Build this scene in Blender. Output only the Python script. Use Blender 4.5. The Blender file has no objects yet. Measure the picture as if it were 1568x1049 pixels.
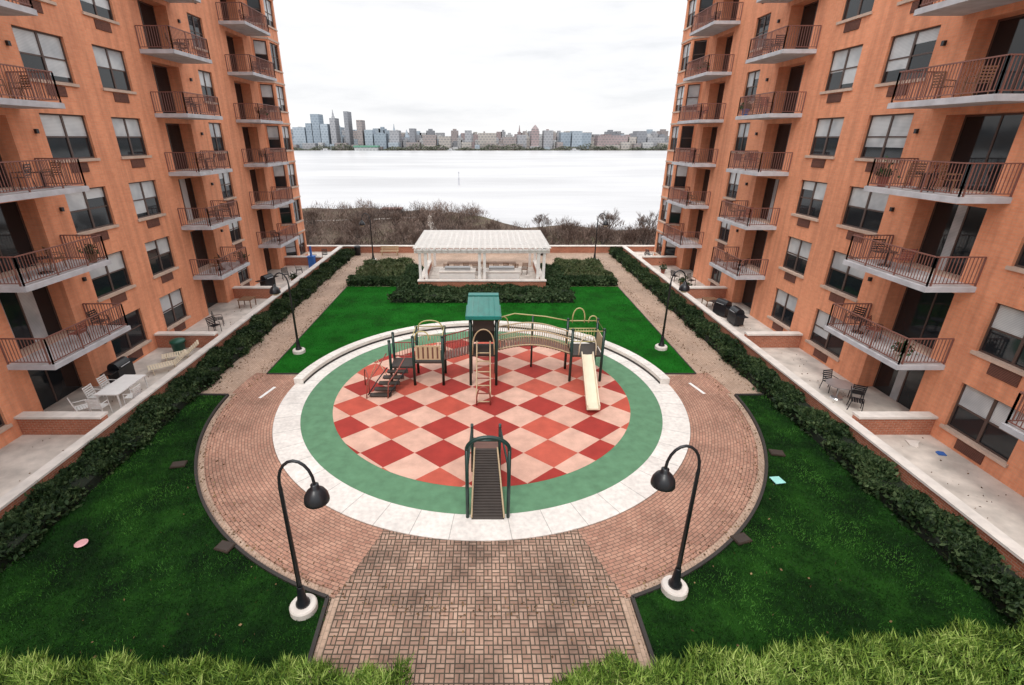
import bpy, math, random
import numpy as np
from mathutils import Vector
random.seed(7); rng=np.random.default_rng(7)
sc=bpy.context.scene
D=bpy.data

# ------------------------------------------------------------------ materials
def new_mat(name):
    m=D.materials.new(name); m.use_nodes=True
    nt=m.node_tree; return m,nt,nt.nodes['Principled BSDF']
def N(nt,t,**kw):
    n=nt.nodes.new(t)
    for k,v in kw.items(): setattr(n,k,v)
    return n
def math_(nt,op,a,b=None,clamp=False):
    n=N(nt,'ShaderNodeMath',operation=op); n.use_clamp=clamp
    for i,x in enumerate((a,b)):
        if x is None: continue
        if isinstance(x,(int,float)): n.inputs[i].default_value=x
        else: nt.links.new(x,n.inputs[i])
    return n.outputs[0]
def mixc(nt,fac,a,b,blend='MIX'):
    n=N(nt,'ShaderNodeMix',data_type='RGBA',blend_type=blend)
    for i,x in ((0,fac),(6,a),(7,b)):
        if isinstance(x,(int,float)): n.inputs[i].default_value=x
        elif isinstance(x,(tuple,list)): n.inputs[i].default_value=(*x[:3],1)
        else: nt.links.new(x,n.inputs[i])
    return n.outputs[2]
def noise(nt,scale,detail=4,vec=None,rough=.55):
    n=N(nt,'ShaderNodeTexNoise'); n.inputs['Scale'].default_value=scale
    n.inputs['Detail'].default_value=detail; n.inputs['Roughness'].default_value=rough
    if vec is None:
        tc=N(nt,'ShaderNodeTexCoord'); vec=tc.outputs['Object']
    nt.links.new(vec,n.inputs['Vector']); return n.outputs['Fac']
def spread(nt,f,k=3.2):
    return math_(nt,'ADD',math_(nt,'MULTIPLY',math_(nt,'SUBTRACT',f,.5),k),.5,True)
def ramp(nt,fac,stops):
    n=N(nt,'ShaderNodeValToRGB'); e=n.color_ramp.elements
    while len(e)<len(stops): e.new(.5)
    for el,(p,c) in zip(e,stops):
        el.position=p; el.color=(*c,1) if len(c)==3 else c
    nt.links.new(fac,n.inputs[0]); return n.outputs[0]
def bump(nt,b,h,strength=.3,dist=.02):
    n=N(nt,'ShaderNodeBump'); n.inputs['Strength'].default_value=strength; n.inputs['Distance'].default_value=dist
    nt.links.new(h,n.inputs['Height']); nt.links.new(n.outputs[0],b.inputs['Normal'])
def simple(name,c,rough=.6,metal=0,var=.18,scale=3,bmp=0,bscale=40):
    m,nt,b=new_mat(name)
    f=noise(nt,scale,5)
    g=ramp(nt,f,[(.3,(1-var,)*3),(.7,(1+var*.4,)*3)])
    nt.links.new(mixc(nt,1.0,c,g,'MULTIPLY'),b.inputs['Base Color'])
    b.inputs['Roughness'].default_value=rough; b.inputs['Metallic'].default_value=metal
    if bmp: bump(nt,b,noise(nt,bscale,3),bmp)
    return m
CX,CY=-.1,19.8
def brick_mat(name,c1,c2,mo,bw,rh,ms,mode='xy',stain=(.6,1.1),sscale=.5,bias=0.,rough=.85,bstr=.4,g2=(.86,1.08),streak=False):
    m,nt,b=new_mat(name)
    tc=N(nt,'ShaderNodeTexCoord'); sp=N(nt,'ShaderNodeSeparateXYZ'); nt.links.new(tc.outputs['Object'],sp.inputs[0])
    x,y,z=sp.outputs
    def brick(u,v,off=.5):
        cb=N(nt,'ShaderNodeCombineXYZ'); nt.links.new(u,cb.inputs[0]); nt.links.new(v,cb.inputs[1])
        t=N(nt,'ShaderNodeTexBrick'); t.offset=off
        for k,vv in (('Scale',1.),('Brick Width',bw),('Row Height',rh),('Mortar Size',ms),('Bias',bias),('Mortar Smooth',.2)): t.inputs[k].default_value=vv
        for k,vv in (('Color1',c1),('Color2',c2),('Mortar',mo)): t.inputs[k].default_value=(*vv,1)
        nt.links.new(cb.outputs[0],t.inputs['Vector']); return t
    if mode=='xy': t=brick(x,y); col,fac=t.outputs['Color'],t.outputs['Fac']
    elif mode=='yx': t=brick(y,x); col,fac=t.outputs['Color'],t.outputs['Fac']
    elif mode=='wall': t=brick(math_(nt,'ADD',x,y),z); col,fac=t.outputs['Color'],t.outputs['Fac']
    elif mode=='polar':
        dx=math_(nt,'SUBTRACT',x,CX); dy=math_(nt,'SUBTRACT',y,CY)
        a=math_(nt,'MULTIPLY',math_(nt,'ARCTAN2',dx,dy),10.)
        r=math_(nt,'SQRT',math_(nt,'ADD',math_(nt,'MULTIPLY',dx,dx),math_(nt,'MULTIPLY',dy,dy)))
        t=brick(a,r); col,fac=t.outputs['Color'],t.outputs['Fac']
    elif mode=='basket':
        t1=brick(x,y,0.); t2=brick(y,x,0.)
        ck=N(nt,'ShaderNodeTexChecker'); ck.inputs['Scale'].default_value=1/bw
        cb=N(nt,'ShaderNodeCombineXYZ'); nt.links.new(x,cb.inputs[0]); nt.links.new(y,cb.inputs[1]); cb.inputs[2].default_value=bw*.5
        nt.links.new(cb.outputs[0],ck.inputs['Vector'])
        col=mixc(nt,ck.outputs['Fac'],t1.outputs['Color'],t2.outputs['Color'])
        fac=math_(nt,'ADD',math_(nt,'MULTIPLY',t1.outputs['Fac'],math_(nt,'SUBTRACT',1.,ck.outputs['Fac'])),math_(nt,'MULTIPLY',t2.outputs['Fac'],ck.outputs['Fac']))
    g=ramp(nt,noise(nt,sscale,7,rough=.65),[(.3,(stain[0],)*3),(.65,(stain[1],)*3)])
    col=mixc(nt,1.,col,g,'MULTIPLY')
    gg=ramp(nt,noise(nt,7,3),[(.3,(g2[0],)*3),(.7,(g2[1],)*3)])
    col=mixc(nt,1.,col,gg,'MULTIPLY')
    if streak:
        mp=N(nt,'ShaderNodeMapping'); mp.inputs['Scale'].default_value=(1.5,1.5,.12); nt.links.new(tc.outputs['Object'],mp.inputs['Vector'])
        col=mixc(nt,1.,col,ramp(nt,noise(nt,1.6,5,mp.outputs[0],.6),[(.36,(.84,.82,.82)),(.56,(1.03,)*3)]),'MULTIPLY')
    nt.links.new(col,b.inputs['Base Color'])
    b.inputs['Roughness'].default_value=rough
    if bstr: bump(nt,b,math_(nt,'SUBTRACT',1.,fac),bstr,.01)
    return m
def leaf_mat(name,stops,patch=1.2,rough=.6,wn=.45,k=3.):
    m,nt,b=new_mat(name)
    g=N(nt,'ShaderNodeNewGeometry')
    f=math_(nt,'ADD',math_(nt,'MULTIPLY',g.outputs['Random Per Island'],1-wn),math_(nt,'MULTIPLY',spread(nt,noise(nt,patch,6,rough=.65),k),wn))
    nt.links.new(ramp(nt,f,stops),b.inputs['Base Color']); b.inputs['Roughness'].default_value=rough
    b.inputs['Specular IOR Level'].default_value=.2
    return m

M={}
M['facade']=brick_mat('facade_brick',(.87,.37,.205),(.81,.32,.17),(.76,.39,.25),.26,.09,.008,'wall',(.88,1.05),.2,bstr=.12,g2=(.96,1.03),streak=True)
M['lowbrick']=brick_mat('low_wall_brick',(.5,.16,.085),(.4,.12,.06),(.45,.3,.22),.22,.08,.01,'wall',(.8,1.05),.8)
M['path']=brick_mat('path_brick',(.5,.36,.275),(.43,.3,.22),(.3,.22,.165),.21,.105,.009,'yx',(.72,1.1),.45)
M['ringbrick']=brick_mat('ring_brick',(.5,.285,.205),(.4,.205,.145),(.2,.125,.09),.225,.11,.013,'polar',(.62,1.12),.6)
M['basket']=brick_mat('basketweave_brick',(.46,.31,.235),(.33,.2,.145),(.075,.06,.04),.215,.1075,.016,'basket',(.45,1.15),.8)
M['ring']=brick_mat('ring_concrete',(.8,.765,.72),(.74,.70,.66),(.42,.4,.38),1.35,3.,.014,'polar',(.84,1.04),.9,rough=.8)
M['concrete']=simple('pale_concrete',(.66,.6,.54),.85,var=.35,scale=1.2,bmp=.1)
M['cap']=simple('wall_cap_stone',(.74,.69,.64),.8,var=.2,scale=2)
M['slab']=simple('balcony_slab_concrete',(.54,.55,.59),.8,var=.22,scale=2)
M['slabtop']=simple('balcony_floor',(.56,.54,.55),.8,var=.25,scale=2)
M['rail']=simple('railing_paint',(.23,.10,.08),.5,var=.1)
M['frame']=simple('window_frame',(.10,.065,.055),.5,var=.1)
M['sill']=simple('window_sill',(.62,.47,.38),.8)
M['grille']=brick_mat('ac_grille',(.27,.10,.07),(.23,.085,.06),(.06,.03,.02),3.,.05,.014,'wall')
M['interior']=simple('dark_interior',(.02,.02,.022),.9)
m,nt,b=new_mat('window_glass'); b.inputs['Base Color'].default_value=(.015,.02,.025,1); b.inputs['Roughness'].default_value=.06
bump(nt,b,noise(nt,.8,2),.05,.05); M['glass']=m
m,nt,b=new_mat('glass_over_blind'); 
wv=N(nt,'ShaderNodeTexWave',bands_direction='Z'); wv.inputs['Scale'].default_value=6; tc=N(nt,'ShaderNodeTexCoord'); nt.links.new(tc.outputs['Object'],wv.inputs['Vector'])
bc=mixc(nt,wv.outputs['Fac'],(.48,.52,.54),(.66,.69,.71))
nt.links.new(mixc(nt,1.,bc,ramp(nt,noise(nt,.9,2),[(.35,(.7,.72,.75)),(.6,(1.05,)*3)]),'MULTIPLY'),b.inputs['Base Color']); b.inputs['Roughness'].default_value=.15; M['blind']=m
M['white']=simple('white_paint',(.84,.83,.81),.6,var=.08)
M['black']=simple('black_metal',(.012,.014,.018),.35,var=.1)
M['edge']=simple('steel_edging',(.035,.03,.028),.7)
M['green_rubber']=simple('green_rubber',(.11,.25,.14),.9,var=.22,scale=2.5,bmp=.15,bscale=120)
m,nt,b=new_mat('checker_rubber')
tc=N(nt,'ShaderNodeTexCoord'); sp=N(nt,'ShaderNodeSeparateXYZ'); nt.links.new(tc.outputs['Object'],sp.inputs[0])
xx=math_(nt,'DIVIDE',math_(nt,'ADD',sp.outputs[0],.55),2.02); yy=math_(nt,'DIVIDE',math_(nt,'SUBTRACT',sp.outputs[1],17.8),1.74)
uu=math_(nt,'ADD',math_(nt,'ADD',xx,yy),100.5); vv=math_(nt,'ADD',math_(nt,'SUBTRACT',xx,yy),100.5)
fu=math_(nt,'FLOOR',uu); fv=math_(nt,'FLOOR',vv)
par=math_(nt,'MODULO',math_(nt,'ADD',fu,fv),2.)
cb=N(nt,'ShaderNodeCombineXYZ'); nt.links.new(fu,cb.inputs[0]); nt.links.new(fv,cb.inputs[1])
wn=N(nt,'ShaderNodeTexWhiteNoise',noise_dimensions='3D'); nt.links.new(cb.outputs[0],wn.inputs['Vector'])
red=ramp(nt,wn.outputs['Value'],[(0,(.34,.03,.022)),(.5,(.4,.038,.028)),(.62,(.52,.09,.055)),(1,(.55,.11,.07))])
pink=ramp(nt,wn.outputs['Value'],[(0,(.74,.47,.37)),(1,(.67,.40,.31))])
col=mixc(nt,par,pink,red)
col=mixc(nt,1.,col,ramp(nt,noise(nt,1.6,6),[(.3,(.78,)*3),(.7,(1.06,)*3)]),'MULTIPLY')
col=mixc(nt,1.,col,ramp(nt,noise(nt,90,2),[(.3,(.88,)*3),(.7,(1.06,)*3)]),'MULTIPLY')
nt.links.new(col,b.inputs['Base Color']); b.inputs['Roughness'].default_value=.9; M['checker']=m
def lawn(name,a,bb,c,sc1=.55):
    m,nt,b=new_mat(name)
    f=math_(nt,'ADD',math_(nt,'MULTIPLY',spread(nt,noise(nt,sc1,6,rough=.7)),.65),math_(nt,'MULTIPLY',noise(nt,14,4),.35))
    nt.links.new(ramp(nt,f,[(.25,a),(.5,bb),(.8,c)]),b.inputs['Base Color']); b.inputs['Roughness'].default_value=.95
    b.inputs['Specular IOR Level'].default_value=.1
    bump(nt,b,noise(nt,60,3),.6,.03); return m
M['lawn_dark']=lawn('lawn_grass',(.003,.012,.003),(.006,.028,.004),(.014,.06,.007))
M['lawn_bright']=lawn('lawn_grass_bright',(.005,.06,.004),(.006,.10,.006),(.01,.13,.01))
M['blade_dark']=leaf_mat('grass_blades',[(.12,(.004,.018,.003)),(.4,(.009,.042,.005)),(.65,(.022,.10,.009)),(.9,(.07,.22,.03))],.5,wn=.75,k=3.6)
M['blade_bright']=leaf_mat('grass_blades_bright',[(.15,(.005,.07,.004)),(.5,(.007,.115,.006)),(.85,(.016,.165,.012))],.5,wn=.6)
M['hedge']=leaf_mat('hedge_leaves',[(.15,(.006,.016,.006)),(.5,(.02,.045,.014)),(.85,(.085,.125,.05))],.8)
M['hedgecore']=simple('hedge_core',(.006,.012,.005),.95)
M['shrub']=leaf_mat('shrub_leaves',[(.2,(.01,.028,.01)),(.5,(.03,.06,.022)),(.85,(.09,.13,.06))],.8)
M['shrub_olive']=leaf_mat('shrub_olive_leaves',[(.2,(.03,.05,.02)),(.5,(.07,.10,.035)),(.8,(.15,.16,.085))],.8)
M['grassy']=leaf_mat('ornamental_grass',[(.12,(.015,.04,.006)),(.38,(.08,.16,.02)),(.6,(.22,.34,.055)),(.85,(.45,.56,.17))],1.5)
M['soil']=simple('soil',(.045,.03,.02),.95,var=.4,scale=4)
M['twig']=leaf_mat('twigs',[(.15,(.05,.036,.03)),(.5,(.12,.082,.068)),(.85,(.26,.185,.15))],.12)
M['bark']=simple('bark',(.10,.08,.07),.9,var=.3)
M['land']=lawn('shore_ground',(.07,.05,.04),(.12,.09,.07),(.12,.115,.065),.06)
M['teal']=simple('teal_plastic',(.008,.19,.165),.4,var=.2,scale=4)
M['pgreen']=simple('playground_green_paint',(.006,.035,.03),.35,var=.1)
M['tan']=simple('tan_plastic',(.52,.40,.25),.45,var=.12)
M['cream']=simple('cream_plastic',(.74,.66,.5),.4,var=.08)
M['yellow']=simple('yellow_paint',(.5,.44,.2),.4,var=.1)
M['brown']=simple('brown_panel',(.15,.065,.045),.5,var=.15)
M['deck']=simple('deck_coated_metal',(.045,.034,.028),.6,var=.2)
M['redp']=simple('red_brown_paint',(.3,.08,.06),.45)
M['steel']=simple('stainless_steel',(.5,.51,.53),.3,metal=.7,var=.1)
M['pink']=simple('pink_plastic',(.75,.4,.42),.5); M['cyan']=simple('cyan_plastic',(.35,.75,.7),.5); M['blue']=simple('blue_fabric',(.03,.15,.5),.6)
M['dgreen']=simple('dark_green_plastic',(.01,.09,.06),.4)
M['wood']=simple('wood_furniture',(.2,.1,.05),.6,var=.3,scale=6)
M['dead']=leaf_mat('dead_leaves',[(.2,(.09,.05,.025)),(.6,(.2,.12,.06)),(.9,(.33,.24,.12))],.5)
m,nt,b=new_mat('river_water'); b.inputs['Roughness'].default_value=.3
mp=N(nt,'ShaderNodeMapping'); mp.inputs['Scale'].default_value=(.3,1.,1.); tc=N(nt,'ShaderNodeTexCoord'); nt.links.new(tc.outputs['Object'],mp.inputs['Vector'])
nt.links.new(ramp(nt,noise(nt,.025,9,mp.outputs[0],.65),[(.35,(.42,.42,.43)),(.65,(.6,.6,.61))]),b.inputs['Base Color'])
bump(nt,b,noise(nt,.6,5,mp.outputs[0]),.5,.5); M['water']=m

# ------------------------------------------------------------------ mesh builder
class MB:
    def __init__(s): s.v=[];s.f=[];s.m=[];s.mats=[]
    def mi(s,k):
        if k not in s.mats: s.mats.append(k)
        return s.mats.index(k)
    def add(s,vs,fs,k):
        o=len(s.v); s.v+= [tuple(p) for p in vs]; i=s.mi(k)
        for f in fs: s.f.append([o+j for j in f]); s.m.append(i)
    def quad(s,a,b,c,d,k): s.add([a,b,c,d],[(0,1,2,3)],k)
    def hexa(s,P,k,side=None):
        s.add(P,[(0,3,2,1),(4,5,6,7),(0,1,5,4),(1,2,6,5),(2,3,7,6),(3,0,4,7)],k)
    def box(s,x0,x1,y0,y1,z0,z1,k):
        s.hexa([(x0,y0,z0),(x1,y0,z0),(x1,y1,z0),(x0,y1,z0),(x0,y0,z1),(x1,y0,z1),(x1,y1,z1),(x0,y1,z1)],k)
    def seg(s,p,q,w,h,k):
        p=Vector(p);q=Vector(q);d=(q-p)
        if d.length<1e-6:return
        d.normalize(); up=Vector((0,0,1)) if abs(d.z)<.95 else Vector((0,1,0))
        a=d.cross(up).normalized()*w/2; b2=a.cross(d).normalized()*h/2
        s.hexa([p-a-b2,p+a-b2,p+a+b2,p-a+b2,q-a-b2,q+a-b2,q+a+b2,q-a+b2],k)
    def tube(s,pts,r,k,n=8,caps=True):
        pts=[Vector(p) for p in pts]; R=r if isinstance(r,(list,tuple)) else [r]*len(pts)
        vs=[];prev=None
        for i,p in enumerate(pts):
            d=(pts[min(i+1,len(pts)-1)]-pts[max(i-1,0)]).normalized()
            if prev is None:
                up=Vector((0,0,1)) if abs(d.z)<.9 else Vector((1,0,0)); a=d.cross(up).normalized()
            else: a=(prev-d*prev.dot(d)).normalized()
            prev=a; b2=d.cross(a)
            for j in range(n):
                t=2*math.pi*j/n; vs.append(p+(a*math.cos(t)+b2*math.sin(t))*R[i])
        fs=[(i*n+j,i*n+(j+1)%n,(i+1)*n+(j+1)%n,(i+1)*n+j) for i in range(len(pts)-1) for j in range(n)]
        if caps: fs+= [tuple(range(n))[::-1],tuple((len(pts)-1)*n+j for j in range(n))]
        s.add(vs,fs,k)
    def lathe(s,prof,c,k,n=20):
        vs=[];
        for r,z in prof:
            for j in range(n):
                t=2*math.pi*j/n; vs.append((c[0]+r*math.cos(t),c[1]+r*math.sin(t),c[2]+z))
        fs=[(i*n+j,i*n+(j+1)%n,(i+1)*n+(j+1)%n,(i+1)*n+j) for i in range(len(prof)-1) for j in range(n)]
        fs+= [tuple(range(n))[::-1],tuple((len(prof)-1)*n+j for j in range(n))]
        s.add(vs,fs,k)
    def poly(s,pts,z,k): s.add([(p[0],p[1],z) for p in pts],[tuple(range(len(pts)))],k)
    def prism(s,pts,z0,z1,k,kt=None):
        n=len(pts); kt=kt or k
        s.add([(p[0],p[1],z0) for p in pts]+[(p[0],p[1],z1) for p in pts],[(i,(i+1)%n,n+(i+1)%n,n+i) for i in range(n)],k)
        s.add([(p[0],p[1],z1) for p in pts],[tuple(range(n))],kt); s.add([(p[0],p[1],z0) for p in pts],[tuple(range(n))[::-1]],k)
    def build(s,name,parent=None,smooth=False,loc=None,rz=0):
        me=D.meshes.new(name); me.from_pydata(s.v,[],s.f)
        for k in s.mats: me.materials.append(M[k])
        me.polygons.foreach_set('material_index',s.m)
        if smooth: me.polygons.foreach_set('use_smooth',[True]*len(s.f))
        me.update(); o=D.objects.new(name,me); sc.collection.objects.link(o)
        if parent: o.parent=parent
        if loc: o.location=loc
        o.rotation_euler[2]=rz
        if smooth:
            for p in me.polygons:
                if len(p.vertices)>4: p.use_smooth=False
        return o
def empty(name,loc=(0,0,0)):
    e=D.objects.new(name,None); e.location=loc; sc.collection.objects.link(e); return e
def dup(o,loc,rz=0,sc_=1,name=None):
    n=D.objects.new(name or o.name.split('.')[0],o.data); sc.collection.objects.link(n)
    n.location=loc; n.rotation_euler[2]=rz; n.scale=(sc_,)*3; return n
def npmesh(name,V,nper,mat,parent=None):
    n=len(V); me=D.meshes.new(name)
    me.vertices.add(n*nper); me.vertices.foreach_set('co',V.reshape(-1).astype(np.float32))
    me.loops.add(n*nper); me.loops.foreach_set('vertex_index',np.arange(n*nper,dtype=np.int32))
    me.polygons.add(n); me.polygons.foreach_set('loop_start',np.arange(0,n*nper,nper,dtype=np.int32))
    me.polygons.foreach_set('loop_total',np.full(n,nper,dtype=np.int32))
    me.materials.append(mat); me.update(calc_edges=True); me.validate()
    o=D.objects.new(name,me); sc.collection.objects.link(o)
    if parent: o.parent=parent
    return o
def leaves(P,size,elong=1.7,upbias=.4):
    n=len(P); a=rng.normal(size=(n,3)); a[:,2]+=upbias; a/=np.linalg.norm(a,axis=1)[:,None]
    b=rng.normal(size=(n,3)); b-= (a*b).sum(1)[:,None]*a; b/=np.linalg.norm(b,axis=1)[:,None]
    s=(size*rng.uniform(.6,1.3,n))[:,None]
    return np.stack([P-a*s*elong*.5,P+b*s*.5,P+a*s*elong*.5,P-b*s*.5],1)
def blades(P,h,w,lean=.5):
    n=len(P); t=rng.uniform(0,2*np.pi,n); side=np.stack([np.cos(t),np.sin(t),np.zeros(n)],1)*(w/2)
    l=rng.normal(size=(n,3))*lean; l[:,2]=1; l/=np.linalg.norm(l,axis=1)[:,None]
    hh=(h*rng.uniform(.5,1.2,n))[:,None]
    return np.stack([P-side,P+side,P+l*hh],1)

# ------------------------------------------------------------------ ground, river, far shore
g=MB(); g.box(-6000,6000,-3000,9000,-9.,-8.2,'land'); g.build('ground')
w=MB(); w.quad((-4000,70,-6.5),(4000,70,-6.5),(4000,830,-6.5),(-4000,830,-6.5),'water'); w.build('river')
def shoreY(x):
    base=126 if x<-6 else (98 if x>6 else 126-28*(x+6)/12)
    if x<-60: base+=5
    return base+3*math.sin(x*.13)+2*math.sin(x*.41+1)
xs=[-400+ i*4 for i in range(201)]
pts=[(x,shoreY(x)) for x in xs]
t=MB(); t.prism([(-400,-60),(400,-60)]+pts[::-1],-8.3,-5.7,'land'); t.build('riverbank')
t=MB(); t.prism([(-4000,800),(4000,800),(4000,2600),(-4000,2600)],-8,-5.4,'land'); t.build('far_shore')
pr=MB()
cen=[(-60,103),(-40,107),(-24,110),(-12,114),(-9,122)]
for a,b_ in zip(cen,cen[1:]): pr.seg((a[0],a[1],-5.68),(b_[0],b_[1],-5.68),1.3,.06,'concrete')
pr.seg((-9,92,-5.6),(-13,114,-5.6),1.2,.1,'concrete')
pr.box(-23,-19,114,116,-5.7,-4.2,'concrete'); pr.box(-23.3,-18.7,113.7,116.3,-4.2,-3.9,'rail'); pr.box(-12,-11,106,112,-5.7,-4.6,'concrete')
pr.build('riverside_promenade')
mk=MB(); mk.lathe([(.25,0),(.25,3),(.13,3.1),(.1,4.6),(.24,4.7),(.24,5.2),(.1,5.4)],(-10,205,-6.8),'slab',8); mk.build('channel_marker')

# skyline
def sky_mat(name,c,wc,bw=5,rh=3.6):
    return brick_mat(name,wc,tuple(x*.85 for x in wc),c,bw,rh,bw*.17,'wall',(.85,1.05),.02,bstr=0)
HAZE=(.5,.525,.56)
def add_haze(c,f=.42): return tuple(a*(1-f)+b*f for a,b in zip(c,HAZE))  # distance haze is mixed straight into the skyline base colours
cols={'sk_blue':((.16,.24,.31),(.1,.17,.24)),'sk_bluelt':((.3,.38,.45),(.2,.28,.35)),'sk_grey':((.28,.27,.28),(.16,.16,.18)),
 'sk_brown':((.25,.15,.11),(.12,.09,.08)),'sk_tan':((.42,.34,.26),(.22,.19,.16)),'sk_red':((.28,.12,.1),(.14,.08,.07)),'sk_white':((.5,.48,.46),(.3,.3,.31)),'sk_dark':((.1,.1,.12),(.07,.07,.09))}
for k,(a,b_) in cols.items(): M[k]=sky_mat(k,add_haze(a,.42),add_haze(b_,.38))
M['sk_green']=simple('pier_green',add_haze((.02,.2,.1),.2),.8); M['sk_tree']=leaf_mat('far_trees',[(.2,(.09,.1,.08)),(.6,(.14,.15,.11)),(.9,(.2,.19,.15))],.02)
X=lambda px,Y=820:(px-741)/750*(Y*.9229+6.)
Z=lambda py,Y=820: 10.8+.915*(211-py)*Y/820
ct=MB()
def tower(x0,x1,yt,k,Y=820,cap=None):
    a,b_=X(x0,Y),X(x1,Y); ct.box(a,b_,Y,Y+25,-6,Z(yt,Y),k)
    if cap=='spire':
        c=(a+b_)/2; ct.lathe([((b_-a)*.35,0),((b_-a)*.2,4),(.3,12)],(c,Y+8,Z(yt,Y)),k,6)
    if cap=='dome':
        c=(a+b_)/2; ct.lathe([((b_-a)*.5,0),((b_-a)*.45,3),((b_-a)*.25,6),(.3,9)],(c,Y+8,Z(yt,Y)),k,10)
    if cap=='step': ct.box(a+(b_-a)*.25,b_-(b_-a)*.25,Y+4,Y+18,Z(yt,Y),Z(yt,Y)+3,k)
ks=['sk_grey','sk_brown','sk_tan','sk_white','sk_red','sk_grey','sk_bluelt','sk_dark','sk_brown','sk_grey']
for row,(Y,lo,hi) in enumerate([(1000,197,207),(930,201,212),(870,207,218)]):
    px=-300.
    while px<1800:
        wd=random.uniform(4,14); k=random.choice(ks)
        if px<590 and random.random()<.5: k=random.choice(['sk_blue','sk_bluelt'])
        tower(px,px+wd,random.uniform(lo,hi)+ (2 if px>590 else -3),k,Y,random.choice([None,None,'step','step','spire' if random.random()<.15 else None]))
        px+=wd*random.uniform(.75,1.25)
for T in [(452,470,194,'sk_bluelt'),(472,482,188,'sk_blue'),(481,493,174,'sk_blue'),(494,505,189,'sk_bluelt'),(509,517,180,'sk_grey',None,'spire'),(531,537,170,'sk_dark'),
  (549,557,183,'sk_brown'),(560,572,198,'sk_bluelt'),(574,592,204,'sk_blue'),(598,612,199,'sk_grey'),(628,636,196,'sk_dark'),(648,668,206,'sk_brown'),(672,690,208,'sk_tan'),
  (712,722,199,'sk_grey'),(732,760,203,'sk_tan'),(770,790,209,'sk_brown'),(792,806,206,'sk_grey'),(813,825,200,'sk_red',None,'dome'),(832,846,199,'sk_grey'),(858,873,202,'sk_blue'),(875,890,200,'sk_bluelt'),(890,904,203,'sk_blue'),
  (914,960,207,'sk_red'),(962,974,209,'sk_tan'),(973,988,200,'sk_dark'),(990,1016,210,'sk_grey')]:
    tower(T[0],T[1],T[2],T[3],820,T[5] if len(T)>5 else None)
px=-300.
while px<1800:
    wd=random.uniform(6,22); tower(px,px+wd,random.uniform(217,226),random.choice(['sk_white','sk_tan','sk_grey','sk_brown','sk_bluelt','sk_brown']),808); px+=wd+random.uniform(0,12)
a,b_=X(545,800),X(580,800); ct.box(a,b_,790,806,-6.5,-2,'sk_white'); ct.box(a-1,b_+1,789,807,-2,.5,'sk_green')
ct.build('city_skyline')
n=12000; P=np.stack([rng.uniform(-700,700,n),rng.uniform(797,803,n),np.zeros(n)],1); P[:,2]=-6+rng.uniform(0,1,n)*(4.5+3*np.sin(P[:,0]*.05)+2*np.sin(P[:,0]*.17))
npmesh('far_tree_line',leaves(P,2.0,1.2),4,M['sk_tree'])
bo=MB()
for px,L in ((498,14),(690,10),(880,12)):
    x=X(px,780); bo.prism([(x-L/2,780),(x+L/2,780),(x+L/2+2,782),(x+L/2,784),(x-L/2,784)],-6.6,-5.2,'sk_white'); bo.box(x-L/4,x+L/5,781,783,-5.2,-3.4,'sk_white')
bo.build('moored_boats')

# ------------------------------------------------------------------ podium / courtyard
PLx,PRx=-14.3,14.0
p=MB(); p.box(-40,40,-8,50.6,-8.1,-.02,'concrete'); p.build('podium')
p=MB(); p.poly([(PLx,-2),(PRx,-2),(PRx,49.6),(PLx,49.6)],0,'path'); p.build('brick_walkway')
def arc(R,a0,a1,n=48): return [(CX+R*math.sin(math.radians(a0+(a1-a0)*i/n)),CY-R*math.cos(math.radians(a0+(a1-a0)*i/n))) for i in range(n+1)]
def sector(mb,R0,R1,a0,a1,z,k,n=64):
    A=arc(R0,a0,a1,n);B=arc(R1,a0,a1,n)
    for i in range(n): mb.quad((*A[i],z),(*B[i],z),(*B[i+1],z),(*A[i+1],z),k)
RO=11.45; SA=19.3
p=MB(); sector(p,8.9,RO,SA,101,.004,'ringbrick'); sector(p,8.9,RO,-101,-SA,.004,'ringbrick')
sector(p,RO-.2,RO,SA,90,.008,'path'); sector(p,RO-.2,RO,-90,-SA,.008,'path')
p.build('circular_brick_path')
p=MB(); sector(p,8.9,RO,-SA,SA,.004,'basket',24)
A=arc(RO,-SA,SA,24); p.add([(x,y,.004) for x,y in A]+[(A[-1][0],-2,.004),(A[0][0],-2,.004)],[tuple(range(len(A)+2))],'basket')
for s in (-1,1):
    q0=arc(8.95,s*SA,s*SA+.1,1)[0]; q1=arc(RO,s*SA,s*SA+.1,1)[0]; p.seg((*q0,.006),(*q1,.006),.16,.006,'ringbrick')
    p.seg((q1[0]-s*.12,q1[1],.006),(q1[0]-s*.12,0,.006),.2,.006,'path')
p.build('basketweave_path')
p=MB(); sector(p,7.85,8.9,0,360,.03,'ring',128)
A=arc(8.9,0,360,128)
for i in range(128): p.quad((*A[i],-.01),(*A[i+1],-.01),(*A[i+1],.03),(*A[i],.03),'ring')
p.build('concrete_ring')
p=MB(); sector(p,6.5,7.86,0,360,.022,'green_rubber',128); p.build('green_safety_surface')
p=MB(); p.poly(arc(6.56,0,360,128)[:-1],.027,'checker'); p.build('checker_safety_surface')
p=MB(); n=90
for (r0,r1,z) in ((8.5,8.96,.3),):
    A=arc(r0,96,264,n);B=arc(r1,96,264,n); A2=arc(r0-.012,96,264,n)
    for i in range(n):
        p.quad((*A[i],z),(*B[i],z),(*B[i+1],z),(*A[i+1],z),'ring'); p.quad((*A[i],0.031),(*A[i+1],0.031),(*A[i+1],z),(*A[i],z),'cap'); p.quad((*B[i],0.031),(*B[i],z),(*B[i+1],z),(*B[i+1],0.031),'cap')
        p.quad((*A2[i],0.031),(*A2[i+1],0.031),(*A2[i+1],.14),(*A2[i],.14),'edge')
    for q in (0,n): p.quad((*A[q],.031),(*B[q],.031),(*B[q],z),(*A[q],z),'ring')
p.build('curved_seat_wall')
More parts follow.
